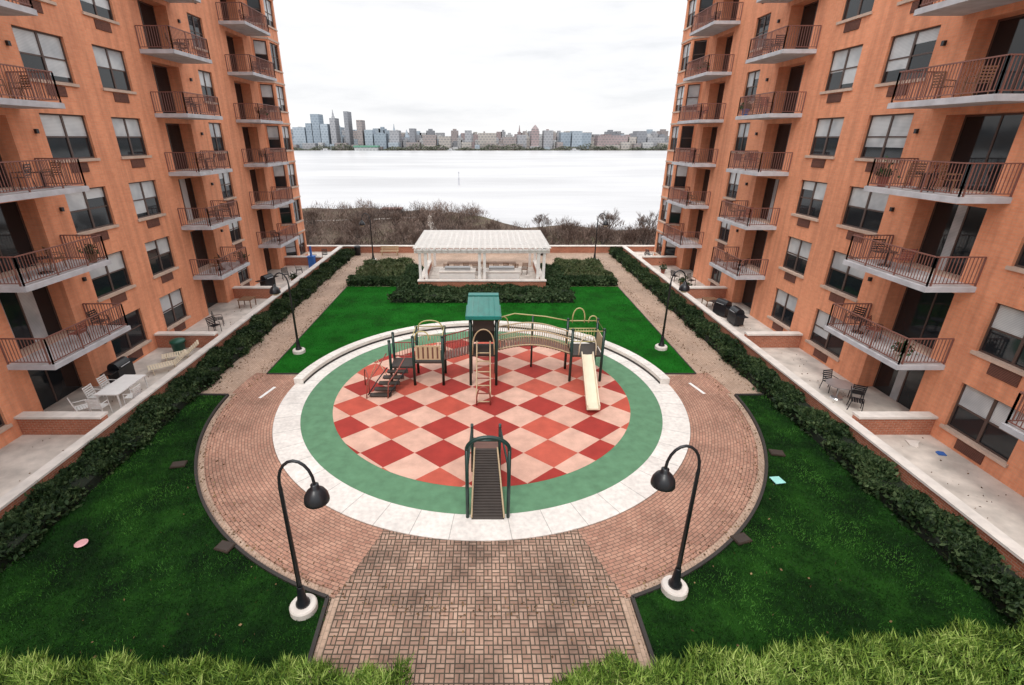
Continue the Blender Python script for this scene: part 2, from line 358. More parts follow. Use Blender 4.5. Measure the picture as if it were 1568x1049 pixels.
def lawn_side(s):
    xh=12.95 if s<0 else 12.75; cxs=s*3.8
    a0=19.6; A=arc(11.5,s*a0,s*88.9,48)
    return [(s*xh,5.2),(cxs,5.2)]+A+[(s*xh,19.6)]
def edging(pts,h,w,name,closed=False):
    e=MB(); P=pts+[pts[0]] if closed else pts
    for a,b_ in zip(P,P[1:]): e.seg((a[0],a[1],h/2),(b_[0],b_[1],h/2),w,h,'edge')
    e.build(name)
for s in (-1,1):
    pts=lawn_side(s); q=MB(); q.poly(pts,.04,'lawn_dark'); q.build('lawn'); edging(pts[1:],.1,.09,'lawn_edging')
BL=[(-10.75,21.8)]+arc(9.0,-102.9,-257.1,60)+[(10.5,21.8),(10.5,37.2),(-10.75,37.2)]
q=MB(); q.poly(BL,.04,'lawn_bright'); q.build('lawn'); edging([BL[-1],BL[0],BL[1]],.06,.05,'lawn_edging'); edging([BL[-4],BL[-3],BL[-2]],.06,.05,'lawn_edging')
n=180000; P=np.stack([rng.uniform(-13.05,12.85,n),rng.uniform(5.4,19.55,n),np.full(n,.03)],1)
r=np.hypot(P[:,0]-CX,P[:,1]-CY); P=P[(r>11.5)&(np.abs(P[:,0])>3.85)]
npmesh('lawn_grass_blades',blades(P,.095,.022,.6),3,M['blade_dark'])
n=70000; P=np.stack([rng.uniform(-10.8,10.55,n),rng.uniform(21.8,37,n),np.full(n,.03)],1)
r=np.hypot(P[:,0]-CX,P[:,1]-CY); P=P[(r>9.0)]
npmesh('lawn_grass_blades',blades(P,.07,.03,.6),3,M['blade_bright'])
# fallen leaves along edges
n=2600; side=rng.integers(0,2,n)*2-1
x=side*np.where(rng.random(n)<.5,12.75-np.abs(rng.normal(size=n))*.35,10.85+np.abs(rng.normal(size=n))*.3); y=rng.uniform(20,48,n)
P1=np.stack([x,y,np.full(n,.02)],1)
a=rng.uniform(-np.pi/2,np.pi/2,900)*rng.choice([-1,1],900); r=11.4-np.abs(rng.normal(size=900))*.35
P2=np.stack([CX+r*np.sin(a),CY-r*np.cos(a),np.full(900,.022)],1)
P3=np.stack([rng.uniform(-10,10,500),rng.uniform(7,20,500),np.full(500,.1)],1)
P4=np.stack([rng.choice([-1,1],500)*rng.uniform(14.7,17,500),rng.uniform(8,46,500),np.full(500,.135)],1)
npmesh('fallen_leaves',leaves(np.concatenate([P1,P2,P3[np.hypot(P3[:,0],P3[:,1]-19.8)>11.6],P4]),.05,1.4)*np.array([1,1,1.]),4,M['dead'])

def sidewall(s,xw,fx):
    e=MB()
    e.box(min(s*xw,s*(xw+.3)),max(s*xw,s*(xw+.3)),-2,49.6,0,.66,'lowbrick')
    e.box(min(s*(xw-.05),s*(xw+.36)),max(s*(xw-.05),s*(xw+.36)),-2,49.6,.66,.74,'cap'); e.build('planter_wall')
    q=MB(); q.box(min(s*(xw+.31),s*(fx+1.4)),max(s*(xw+.31),s*(fx+1.4)),-2,49.9,-.01,.12,'concrete'); q.build('patio')
    for Y in (8.2,16.4,25.,34.,43.9):
        d=MB(); a,b_=sorted((s*(xw+.39),s*(fx-.01)))
        d.box(a,b_,Y-.15,Y+.15,.12,.86,'lowbrick'); d.box(a,b_,Y-.22,Y+.22,.86,.95,'cap'); d.build('patio_divider_wall')
FL,FR=18.0,17.4
sidewall(-1,14.3,FL); sidewall(1,14.0,FR)
e=MB(); e.box(-19,19,49.7,50.0,-.02,.62,'lowbrick'); e.box(-19,19,49.63,50.07,.62,.71,'cap'); e.build('parapet_wall')
def hedge_pts(n,x0,x1,y0,y1,h,wob=.12):
    P=np.stack([rng.uniform(x0,x1,n),rng.uniform(y0,y1,n),np.zeros(n)],1)
    H=h*(1+wob*np.sin(P[:,1]*2.3+P[:,0])+wob*.7*np.sin(P[:,1]*5.1+1)+wob*.6*np.sin(P[:,0]*4.))
    P[:,2]=H*(1-rng.random(n)**2.2*.95)
    P[:,0]+=rng.normal(size=n)*.06+.09*np.sin(P[:,1]*3.7)+.07*np.sin(P[:,1]*1.3); P[:,1]+=rng.normal(size=n)*.04
    return P
def hedge(name,n,x0,x1,y0,y1,h,mat,size=.11,parent=True,wob=.12):
    e=empty(name)
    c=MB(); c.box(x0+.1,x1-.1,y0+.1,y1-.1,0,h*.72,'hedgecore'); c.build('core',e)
    P=hedge_pts(n,x0,x1,y0,y1,h,wob)
    npmesh('leaves',leaves(P,size),4,M[mat],e)
    P2=P[:n//3]; npmesh('shoots',blades(P2,size*2.4,size*.22,.6),3,M[mat],e); return e
hedge('hedge',58000,-14.2,-12.9,5,49.3,.5,'hedge',.10,wob=.22)
hedge('hedge',58000,12.65,13.9,5,49.3,.5,'hedge',.10,wob=.22)
hedge('shrub_bed',14000,-6.6,6.4,33.0,36.0,.42,'shrub',.15,wob=.25)
hedge('shrub_bed',5000,-6.6,-5.3,36.1,42,.5,'shrub',.15,wob=.2)
hedge('shrub_bed',5000,5.,6.4,36.1,42,.5,'shrub',.15,wob=.2)
hedge('shrub_bed',9000,-10.7,-6.7,38.5,45.2,.4,'shrub_olive',.16,wob=.25)
hedge('shrub_bed',9000,6.5,10.5,38.5,45.2,.4,'shrub_olive',.16,wob=.25)
hedge('shrub_bed',4000,-10.7,-6.7,37.3,38.4,.5,'shrub',.15); hedge('shrub_bed',4000,6.5,10.5,37.3,38.4,.5,'shrub',.15)
def fgrass(x0,x1,y0,yb0,yb1,n):
    e=empty('ornamental_grass_hedge')
    x=rng.uniform(x0,x1,n); yb=yb0+(yb1-yb0)*(x-x0)/(x1-x0)+.12*np.sin(x*3.1)+.08*np.sin(x*7.3); y=y0+(yb-y0)*rng.random(n)
    d=np.minimum(np.minimum(x-x0,x1-x),yb-y); 
    H=1.15*np.clip(.62+d*1.1,0,1)+.08*np.sin(x*2.7)+.07*np.sin(y*4+x*5)+.05*np.sin(x*11+y*7)
    z=H*(1-rng.random(n)**2*.7)
    P=np.stack([x,y,z-.1],1)
    npmesh('blades',blades(P,.24,.028,.8),3,M['grassy'],e)
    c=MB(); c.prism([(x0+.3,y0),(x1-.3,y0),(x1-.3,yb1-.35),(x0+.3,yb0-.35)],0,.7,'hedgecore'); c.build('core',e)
fgrass(-14,-1.55,4.2,7.0,6.75,80000); fgrass(1.35,14,4.2,6.7,7.9,82000)

# ------------------------------------------------------------------ apartment buildings
NF=9; FH=3.05
fl=lambda k:-.15+FH*k
class Fr:
    def __init__(s,P,d,nn): s.P=Vector((*P,0)); s.d=Vector((*d,0)).normalized(); s.n=Vector((*nn,0)).normalized()
    def p(s,a,o,z): q=s.P+s.d*a+s.n*o; return (q.x,q.y,z)
    def box(s,mb,a0,a1,o0,o1,z0,z1,k):
        mb.hexa([s.p(a0,o0,z0),s.p(a1,o0,z0),s.p(a1,o1,z0),s.p(a0,o1,z0),s.p(a0,o0,z1),s.p(a1,o0,z1),s.p(a1,o1,z1),s.p(a0,o1,z1)],k)
def wall_holes(mb,fr,L0,L1,z0,z1,ops,k):
    A=sorted(set([L0,L1]+[o[0] for o in ops]+[o[1] for o in ops])); Zs=sorted(set([z0,z1]+[o[2] for o in ops]+[o[3] for o in ops]))
    for i in range(len(A)-1):
        am=(A[i]+A[i+1])/2
        for j in range(len(Zs)-1):
            zm=(Zs[j]+Zs[j+1])/2
            if not any(o[0]<am<o[1] and o[2]<zm<o[3] for o in ops):
                mb.quad(fr.p(A[i],0,Zs[j]),fr.p(A[i+1],0,Zs[j]),fr.p(A[i+1],0,Zs[j+1]),fr.p(A[i],0,Zs[j+1]),k)
    for (a0,a1,b0,b1,dp) in ops:
        mb.quad(fr.p(a0,0,b0),fr.p(a0,-dp,b0),fr.p(a0,-dp,b1),fr.p(a0,0,b1),k); mb.quad(fr.p(a1,0,b0),fr.p(a1,-dp,b0),fr.p(a1,-dp,b1),fr.p(a1,0,b1),k)
        mb.quad(fr.p(a0,0,b1),fr.p(a1,0,b1),fr.p(a1,-dp,b1),fr.p(a0,-dp,b1),k); mb.quad(fr.p(a0,0,b0),fr.p(a1,0,b0),fr.p(a1,-dp,b0),fr.p(a0,-dp,b0),'sill')
def window(fr,wn,a0,a1,z0,z1,rnd,ac=True,panes=2):
    d=.14; t=.06
    fr.box(wn,a0,a1,-d-.03,-d+.03,z0,z0+t,'frame'); fr.box(wn,a0,a1,-d-.03,-d+.03,z1-t,z1,'frame')
    fr.box(wn,a0,a0+t,-d-.03,-d+.03,z0+t,z1-t,'frame'); fr.box(wn,a1-t,a1,-d-.03,-d+.03,z0+t,z1-t,'frame')
    w=(a1-a0-t*2)/panes; zm=z0+(z1-z0)*.5
    for i in range(1,panes): fr.box(wn,a0+t+w*i-.05,a0+t+w*i+.05,-d-.03,-d+.03,z0+t,z1-t,'frame')
    style=rnd.random(); bl=z1-t-(z1-z0-2*t)*rnd.choice([.48,.48,.5,.55,.75,.5])
    for i in range(panes):
        p0=a0+t+w*i+(.05 if i else 0); p1=a0+t+w*(i+1)-(.05 if i<panes-1 else 0)
        fr.box(wn,p0,p1,-d-.02,-d+.015,zm-.03,zm+.03,'frame')
        lo=bl if rnd.random()<.8 else z1-t-(z1-z0-2*t)*rnd.choice([.25,.48,.9])
        if style>.88: lo=z1-t-.02
        def pane(za,zb):
            c=min(max(lo,za),zb)
            if c>za+.01: wn.quad(fr.p(p0,-d-.01,za),fr.p(p1,-d-.01,za),fr.p(p1,-d-.01,c),fr.p(p0,-d-.01,c),'glass')
            if c<zb-.01: wn.quad(fr.p(p0,-d-.01,c),fr.p(p1,-d-.01,c),fr.p(p1,-d-.01,zb),fr.p(p0,-d-.01,zb),'blind')
        pane(z0+t,zm-.03); pane(zm+.03,z1-t)
    fr.box(wn,a0-.08,a1+.08,0.003,.08,z0-.12,z0,'sill')
    if ac:
        c=(a0+a1)/2; fr.box(wn,c-.52,c+.52,.002,.035,z0-.56,z0-.16,'grille')
def door(fr,wn,a0,a1,z0,z1,dp,rnd):
    d=dp-.06; t=.07; c=(a0+a1)/2
    fr.box(wn,a0,a1,-d-.04,-d+.02,z1-t,z1,'frame')
    for a in (a0,c-t/2,a1-t): fr.box(wn,a,a+t,-d-.04,-d+.02,z0,z1-t,'frame')
    cur=rnd.random()<.3
    for (p0,p1) in ((a0+t,c-t/2),(c+t/2,a1-t)):
        pc=p0+(p1-p0)*rnd.choice((.3,.5)) if cur else p0
        if cur: wn.quad(fr.p(p0,-d,z0),fr.p(pc,-d,z0),fr.p(pc,-d,z1-t),fr.p(p0,-d,z1-t),'blind')
        wn.quad(fr.p(pc,-d,z0),fr.p(p1,-d,z0),fr.p(p1,-d,z1-t),fr.p(pc,-d,z1-t),'glass')
def building(s,fx):
    rnd=random.Random(11 if s>0 else 23)
    root=empty('apartment_building')
    fr=Fr((s*fx,0),(0,1),(-s,0))
    wl=MB();wn=MB();bal=MB();rl=MB()
    ops=[];top=fl(NF)+.6
    wins=[(23.1,2.5),(27.1,2.2),(35.9,1.7),(14.7,2.4),(5.6,2.4),(1.5,2.2)] ; drs=[(17.4,20.3),(30.3,32.9),(39.8,42.4),(9.3,12.0)]
    for k in range(NF):
        for c,w in wins: ops.append((c-w/2,c+w/2,fl(k)+.95,fl(k)+2.75,.15))
        for a,b_ in drs: ops.append((a,b_,fl(k)+.22 if k==0 else fl(k)+.02,fl(k)+2.6,.8))
    wall_holes(wl,fr,-6,43.9,-.02,top,ops,'facade')
    for (a0,a1,z0,z1,dp) in ops:
        if dp<.5: window(fr,wn,a0,a1,z0,z1,rnd)
        else: door(fr,wn,a0,a1,z0,z1,dp,rnd)
    for k in range(NF):
        for a in (21.4,33.9):
            fr.box(wn,a-.06,a+.06,.0,.11,fl(k)+1.97,fl(k)+2.14,'black')
    pl=[(43.9,0),(44.7,1.0),(47.0,1.0),(48.0,.1),(48.0,-14)]
    W=lambda a,o:(s*(fx-o),a)
    for i,(q0,q1) in enumerate(zip(pl,pl[1:])):
        A=Vector(W(*q0));B=Vector(W(*q1)); L=(B-A).length; d=(B-A).normalized(); nn=Vector((d.y,-d.x))
        if i<3:
            ref=Vector((-s,0)) 
            if nn.dot(ref)<0: nn=-nn
        else:
            if nn.y<0: nn=-nn
        f2=Fr(A,d,nn); o2=[]
        if i<3:
            for k in range(NF): o2.append((L*.12,L*.88,fl(k)+.85,fl(k)+2.75,.15))
        wall_holes(wl,f2,0,L,-.02,top,o2,'facade')
        for (a0,a1,z0,z1,dp) in o2: window(f2,wn,a0,a1,z0,z1,rnd,ac=False,panes=1 if L<1.6 else 2)
        for k in range(1,NF+1): f2.box(wn,-.0,L,.003,.05,fl(k)-.18,fl(k)-.04,'sill') if i<3 else None
    fr.box(wl,-6,47.9,-14,-.82,-.03,top-.3,'interior'); 
    x0,x1=sorted((s*(fx+14),s*(fx-.0)))
    wl.box(x0,x1,-6,47.9,top-.25,top-.05,'cap'); wl.quad((x0,-6.01,0),(x1,-6.01,0),(x1,-6.01,top),(x0,-6.01,top),'facade')
    xo=s*(fx+14.002); wl.quad((xo,-6,0),(xo,48,0),(xo,48,top),(xo,-6,top),'facade')
    fr.box(wl,-6,43.9,.0,.1,top-.05,top+.15,'cap')
    dp=1.8
    for (a0,a1) in ((16.7,21.0),(29.5,33.4),(39.0,43.3),(8.5,12.7)):
        for k in range(1,NF):
            z=fl(k)
            fr.box(bal,a0,a1,.0,dp,z-.2,z-.015,'slab'); fr.box(bal,a0+.03,a1-.03,.0,dp-.03,z-.015,z+.005,'slabtop')
            h=1.05; o1=dp-.07
            segs=[((a0+.07,.02),(a0+.07,o1)),((a0+.07,o1),(a1-.07,o1)),((a1-.07,o1),(a1-.07,.02))]
            for (p0,p1) in segs:
                rl.seg(fr.p(*p0,z+h),fr.p(*p1,z+h),.055,.04,'rail'); rl.seg(fr.p(*p0,z+.1),fr.p(*p1,z+.1),.035,.03,'rail')
                L=math.dist(p0,p1); nb=max(2,int(L/.125))
                for i in range(nb+1):
                    t=i/nb; q=(p0[0]+(p1[0]-p0[0])*t,p0[1]+(p1[1]-p0[1])*t); post=(i%12==0 or i==nb)
                    wd=.045 if post else .02
                    rl.seg(fr.p(*q,z+(.0 if post else .1)),fr.p(*q,z+h-.02),wd,wd,'rail')
    wl.build('walls',root); wn.build('windows_and_doors',root); bal.build('balcony_slabs',root); rl.build('balcony_railings',root)
building(-1,FL); building(1,FR)

# ------------------------------------------------------------------ furniture
def chair_mesh(name,k,k2=None):
    c=MB(); k2=k2 or k
    for x in (-.23,.23):
        c.tube([(x,-.24,0),(x,-.22,.43),(x,-.2,.62),(x,.2,.64)],.018,k,6); c.tube([(x,.26,0),(x,.2,.43),(x,.3,.92)],.018,k,6)
    for i in range(5): c.box(-.24,.24,-.22+i*.09,-.15+i*.09,.43,.45,k2)
    for i in range(5): c.seg((-.23,.215+i*.02,.52+i*.09),(.23,.215+i*.02,.52+i*.09),.02,.055,k2)
    return c
def table_mesh(k,L=1.,W_=1.,h=.73,rnd_=False):
    c=MB()
    if rnd_: c.lathe([(.0,h-.03),(L/2,h-.03),(L/2,h),(0,h)],(0,0,0),k,20); c.tube([(0,0,0.05),(0,0,h-.03)],.03,k,8); c.lathe([(.25,0),(.22,.04),(.04,.08)],(0,0,0),k,16)
    else:
        c.box(-L/2,L/2,-W_/2,W_/2,h-.04,h,k)
        for x in (-1,1):
            for y in (-1,1): c.seg((x*(L/2-.06),y*(W_/2-.06),0),(x*(L/2-.06),y*(W_/2-.06),h-.04),.05,.05,k)
    return c
ch_d=chair_mesh('c','wood').build('balcony_chair',loc=(16.3,18,fl(3)+.01),rz=.5)
ch_b=chair_mesh('c','black').build('balcony_chair',loc=(-16.8,31,fl(2)+.01),rz=2)
ch_r=chair_mesh('c','black','redp').build('balcony_chair',loc=(16.4,41,fl(2)+.01),rz=2)
tb=table_mesh('black',.6,.6,.6,True).build('balcony_table',loc=(16.4,19.2,fl(3)+.01))
rr=random.Random(5)
for s,fx in ((-1,FL),(1,FR)):
    for (a0,a1) in ((16.7,21.0),(29.5,33.4),(39.0,43.3),(8.5,12.7)):
        for k in range(1,8):
            if rr.random()<.88:
                base=rr.uniform(a0+.9,a1-1.6); x=s*(fx-.95)
                dup(rr.choice((ch_d,ch_b,ch_r)),(x+rr.uniform(-.2,.2),base,fl(k)+.01),rr.uniform(0,6.28),1.,'balcony_chair')
                if rr.random()<.7: dup(tb,(x,base+.75,fl(k)+.01),0,1.,'balcony_table')
                if rr.random()<.7: dup(rr.choice((ch_d,ch_b)),(x+rr.uniform(-.2,.2),base+1.4,fl(k)+.01),rr.uniform(0,6.28),1.,'balcony_chair')
def planter(k,loc):
    c=MB(); c.lathe([(.14,0),(.2,.34),(.22,.34),(.22,.38),(.17,.38),(.17,.33)],(0,0,0),k,14); o=c.build('flower_pot',loc=loc)
    n=160; P=rng.normal(size=(n,3))*.14; P[:,2]+=.52; npmesh('plant',leaves(P,.09),4,M['shrub'],o)
for k,l in (('redp',(15.9,20.5,fl(3)+.01)),('redp',(-16.6,40.5,fl(4)+.01)),('redp',(15.95,40.5,fl(5)+.01)),('wood',(15.4,36.9,.12)),('redp',(15.2,35.3,.12)),('blue',(15.9,32.9,fl(4)+.01)),('wood',(-16.5,20.4,fl(2)+.01)),('redp',(-16.5,33,fl(1)+.01)),('cap',(15.9,17.1,fl(1)+.01)),('wood',(-15.2,38,.12)),('redp',(15.3,41,.12))): planter(k,l)
table_mesh('white',1.0,1.9).build('patio_table',loc=(-15.9,19.1,.12),rz=0)
wc=chair_mesh('c','white').build('patio_chair',loc=(-16.7,18.6,.12),rz=math.pi/2)
for l,rz in (((-16.75,19.5,.12),math.pi/2),((-15.9,17.7,.12),math.pi),((-15.15,18.6,.12),-math.pi/2),((-16.6,17.6,.12),2.4)): dup(wc,l,rz,1,'patio_chair')
def lounger(loc,rz,k='cream'):
    c=MB()
    for x in (-.3,.3):
        c.tube([(x,-.9,.32),(x,.3,.32),(x,.85,.75)],.02,k,6)
        for y in (-.7,.25): c.tube([(x,y,0),(x,y,.32)],.02,k,6)
    for i in range(11): c.box(-.3,.3,-.88+i*.11,-.8+i*.11,.325,.345,k)
    for i in range(6): t=i/5; c.seg((-.3,.33+.5*t,.36+.4*t),(.3,.33+.5*t,.36+.4*t),.09,.02,k)
    c.build('sun_lounger',loc=loc,rz=rz)
lounger((-15.7,22.1,.12),-.9); lounger((-15.8,23.4,.12),-1.0)
def grill(loc,rz=0):
    c=MB(); c.box(-.5,.5,-.28,.28,.1,.75,'black'); c.box(-.95,-.52,-.25,.25,.72,.76,'black'); c.box(.52,.95,-.25,.25,.72,.76,'black')
    n=8;A=[(-.42+0,math.cos(math.pi*i/n)*.28,.76+math.sin(math.pi*i/n)*.32) for i in range(n+1)]
    B=[(.42,y,z) for _,y,z in A]
    for i in range(n): c.quad(A[i],A[i+1],B[i+1],B[i],'black')
    c.add(A,[tuple(range(n+1))],'black'); c.add(B,[tuple(range(n+1))],'black')
    c.tube([(-.3,-.31,.85),(.3,-.31,.85)],.018,'steel',6)
    for x in (-.45,.45): c.lathe([(.06,0),(.06,.08)],(x,0,0.02),'black',10)
    c.build('barbecue_grill',loc=loc,rz=rz)
grill((-17.2,20.9,.12),math.pi/2); grill((15.6,28.6,.12),-math.pi/2); grill((15.5,30.2,.12),-1.2); grill((-16.6,36.5,.12),1.2)
c=MB(); c.lathe([(.28,0),(.34,.6),(.4,.62),(.36,.74),(.1,.82),(.02,.83)],(0,0,0),'dgreen',18); c.build('covered_planter_tub',loc=(-16.4,24.2,.12),smooth=True)
dk=chair_mesh('c','black').build('patio_chair',loc=(-16.0,27.2,.12),rz=1.2)
for l,rz in (((-16.3,28.3,.12),2.),((15.8,18.2,.12),1.),((16.3,18.9,.12),2.6),((15.8,19.9,.12),0.2),((16.2,37.2,.12),.5),((15.4,38.5,.12),2.),((-16.2,39,.12),.5),((-15.6,40.5,.12),2.),((-15.8,45.3,.12),2.),((-15.2,46.4,.12),.3),((15.2,45,.12),1.),((15.8,46.5,.12),2.)): dup(dk,l,rz,1,'patio_chair')
table_mesh('steel',1.1,1.1,.7,True).build('patio_table',loc=(15.7,19.2,.12)); table_mesh('wood',.9,.9,.6).build('patio_table',loc=(15.4,31.8,.12)); table_mesh('wood',.9,.9,.6).build('patio_table',loc=(-16.2,32.,.12))
c=MB(); c.box(-.25,.25,-.25,.25,0,.95,'blue'); c.box(-.3,.3,-.3,.3,.95,1.05,'blue'); c.tube([(0,0,1.05),(0,0,1.9)],.1,'blue',8); c.build('folded_patio_umbrella',loc=(-15.3,43,.12))
c=MB(); c.prism([(-.16,-.1),(.1,-.14),(.15,.08),(0,.14),(-.12,.1)],0,.03,'blue'); c.build('crumpled_tarp',loc=(16.75,15.0,.125))
c=MB(); c.prism([(-.3,-.12),(-.1,-.25),(.1,.0),(.3,.15),(-.2,.25)],0,.05,'cap'); c.build('cardboard_scrap',loc=(16.3,15.6,.125)); 
c=MB(); c.lathe([(.0,0),(.15,0),(.17,.03),(.13,.05),(0,.04)],(0,0,0),'pink',16); c.build('toy_disc',loc=(-11.5,10.7,.1))
c=MB(); c.prism([(-.16,-.2),(.2,-.14),(.14,.2),(-.2,.16)],0,.02,'cyan'); c.build('paper_litter',loc=(9.94,13.5,.11))
vc=MB(); vc.box(-.24,.24,-.17,.17,0,.05,'soil'); vc.box(-.21,.21,-.14,.14,.05,.062,'deck')
v0=vc.build('valve_box_cover',loc=(-7.35,10.6,.07),rz=-.3)
for l,rz in (((7.45,10.9,.07),.3),((-10.85,14.4,.07),.2),((10.8,15.1,.07),-.2)): dup(v0,l,rz)
c=MB(); c.box(-.07,.07,-.55,.55,0,.008,'white'); st=c.build('painted_path_mark',loc=(-9.95,19.9,.01),rz=-.25); dup(st,(9.95,20.3,.01),.25)

# ------------------------------------------------------------------ lamps
def lamp(loc,sgn,H=4.45):
    root=empty('street_lamp',loc)
    b=MB(); b.lathe([(.33,-.02),(.33,.16),(.3,.2),(0,.2)],(0,0,0),'cap',28); b.build('concrete_base',root)
    pbm=MB(); pbm.lathe([(.17,.2),(.17,.26),(.12,.32),(.1,.5),(.075,.75),(.07,.78)],(0,0,0),'black',16)
    pts=[(0,0,.7),(0,0,H-.75)]
    for i in range(0,11): a=math.pi*i/10; pts.append((sgn*(.38-.38*math.cos(a)),0,H-.62+.6*math.sin(a)))
    pts.append((sgn*.76,0,H-.72))
    rad=[.06,.045]+[.035]*11+[.035]
    pbm.tube(pts,rad,'black',10); pbm.build('pole',root,True)
    h=MB(); h.lathe([(.05,.1),(.09,.08),(.09,.0),(.13,-.03),(.2,-.1),(.255,-.2),(.275,-.31),(.275,-.36),(.24,-.36)],(sgn*.76,0,H-.72),'black',28)
    h.lathe([(.2,-.355),(.18,-.43),(.1,-.48),(.01,-.5)],(sgn*.76,0,H-.72),'cream',20); h.build('bell_shade',root,True)
lamp((-4.45,8.65,.03),1); lamp((4.9,9.2,.03),-1); lamp((-10.05,24.4,.03),-1,4.45); lamp((9.8,24.9,.03),1,4.45); lamp((-10.5,46,0),-1); lamp((10.5,46,0),1)

# ------------------------------------------------------------------ pergola
root=empty('pergola')
pg=MB()
x0,x1,y0,y1=-4.9,4.6,37.0,43.8; H=2.75
xs_=[x0,x0+.45,-.35,.05,x1-.45,x1]
for y in (y0,y1):
    for x in xs_: pg.box(x-.1,x+.1,y-.1,y+.1,.1,H,'white')
for x in (x0,x1): pg.box(x-.1,x+.1,(y0+y1)/2-.1,(y0+y1)/2+.1,.1,H,'white')
for y in (y0-.12,y0+.12,y1-.12,y1+.12,(y0+y1)/2): pg.box(x0-.4,x1+.4,y-.04,y+.04,H,H+.25,'white')
n=22
for i in range(n): x=x0-.25+(x1-x0+.5)*i/(n-1); pg.box(x-.035,x+.035,y0-.5,y1+.5,H+.252,H+.42,'white')
n=24
for i in range(n): y=y0-.4+(y1-y0+.8)*i/(n-1); pg.box(x0-.45,x1+.45,y-.04,y+.04,H+.422,H+.47,'white')
pg.build('frame',root)
b=MB(); b.box(x0-.15,x1+.15,y0-.55,y0-.25,0,.66,'lowbrick'); b.box(x0-.2,x1+.2,y0-.6,y0-.2,.66,.74,'cap')
for x in (x0,x1): b.box(x-.15,x+.15,y0-.24,y1,0,.55,'lowbrick'); b.box(x-.19,x+.19,y0-.19,y1,.55,.63,'cap')
b.poly([(x0,y0-.2),(x1,y0-.2),(x1,y1),(x0,y1)],.012,'concrete'); b.build('brick_base',root)
k=MB()
for a,b_ in ((-3.5,-.7),(0.,2.8)):
    k.box(a,b_,37.6,38.8,.02,1.05,'white'); k.box(a-.05,b_+.05,37.55,38.85,1.05,1.13,'cap'); k.box(a+.4,b_-.4,38.0,38.6,1.13,1.35,'steel')
k.build('barbecue_counters',root)
cw=chair_mesh('c','wood')
co=cw.build('dining_chair',loc=(-3.2,40.8,.02),rz=0)
for i in range(8): dup(co,(-3.2+.95*(i+1)*.88,40.8+(i%2)*.3,.02),rr.uniform(-.3,.3),1.,'dining_chair')
table_mesh('wood',6,.9).build('dining_table',loc=(-.2,42.2,.02))
def bin_(loc):
    c=MB(); c.lathe([(.28,0),(.32,.75),(.34,.78),(.34,.85),(.22,.95),(.2,.95)],(0,0,0),'black',18); c.build('trash_bin',loc=loc,smooth=True)
bin_((-12.6,48.6,0)); bin_((5.9,48.6,0)); 
def bench(loc,rz=0):
    c=MB()
    for i in range(4): c.box(-.9,.9,-.2+i*.11,-.12+i*.11,.42,.45,'tan')
    for i in range(3): c.box(-.9,.9,.26+i*.02,.29+i*.02,.52+i*.13,.61+i*.13,'tan')
    for x in (-.75,.75): c.box(x-.03,x+.03,-.2,-.14,0,.42,'tan'); c.box(x-.03,x+.03,.2,.26,0,.9,'tan'); c.box(x-.03,x+.03,-.14,.2,.36,.415,'tan')
    c.build('park_bench',loc=loc,rz=rz)
bench((-9.4,48.5,0))

# ------------------------------------------------------------------ playground structure
root=empty('playground_structure')
P_=MB(); R_=MB(); K_=MB()
def post(x,y,h): P_.tube([(x,y,.03),(x,y,h)],.065,'pgreen',10); P_.lathe([(.07,0),(.075,.05),(.03,.09)],(x,y,h),'pgreen',10)
def deck(xa,xb,ya,yb,z): K_.box(xa,xb,ya,yb,z-.1,z,'deck')
def barrier(p,q,z,k='tan',h=.8,nb=None):
    R_.tube([(p[0],p[1],z+h),(q[0],q[1],z+h)],.028,k,6); R_.tube([(p[0],p[1],z+.1),(q[0],q[1],z+.1)],.028,k,6)
    nb=nb or max(3,int(math.dist(p,q)/.13))
    for i in range(nb+1): t=i/nb; x=p[0]+(q[0]-p[0])*t; y=p[1]+(q[1]-p[1])*t; R_.tube([(x,y,z+.1),(x,y,z+h)],.014,k,5)
def hoop(p,q,z,h,k='yellow',r=.03):
    pts=[]
    for i in range(13):
        t=i/12; a=math.pi*t; pts.append((p[0]+(q[0]-p[0])*(1-math.cos(a))/2,p[1]+(q[1]-p[1])*(1-math.cos(a))/2,z+h*math.sin(a)**.6))
    R_.tube(pts,r,k,8)
tx0,tx1,ty0,ty1=-.62,.58,20.6,21.9
for x in (tx0,tx1):
    for y in (ty0,ty1): post(x,y,3.45)
deck(tx0,tx1,ty0,ty1,1.6)
roof=MB(); zr=3.45; za=4.3; ov=.16
a=(tx0-ov,ty0-ov,zr);b_=(tx1+ov,ty0-ov,zr);c_=(tx1+ov,ty1+ov,zr);d_=(tx0-ov,ty1+ov,zr); ym=(ty0+ty1)/2
e_=(tx0-.08,ym-.22,za);f_=(tx1+.08,ym-.22,za);g_=(tx1+.08,ym+.22,za);h_=(tx0-.08,ym+.22,za)
roof.hexa([a,b_,c_,d_,e_,f_,g_,h_],'teal')
for (p0,p1) in ((a,b_),(b_,c_),(c_,d_),(d_,a),(e_,f_)): roof.seg(p0,p1,.08,.14 if p0 is not e_ else .06,'teal')
for i in range(1,6):
    t=i/6; roof.seg((a[0]+(b_[0]-a[0])*t,a[1]-.003,a[2]),(e_[0]+(f_[0]-e_[0])*t,e_[1]-.003,e_[2]),.03,.03,'teal')
roof.build('teal_roof',root)
K_.box(tx0+.07,tx1-.07,ty1-.03,ty1+.03,1.7,2.6,'deck'); K_.box(tx0+.12,tx1-.12,ty0+.2,ty0+.24,2.7,3.2,'deck')
barrier((tx0,ty0),(tx0,ty1),1.6); barrier((tx1,ty0),(tx1,ty1),1.6)
hoop((tx0+.1,ty0),(tx1-.1,ty0),1.6,1.25,'tan')
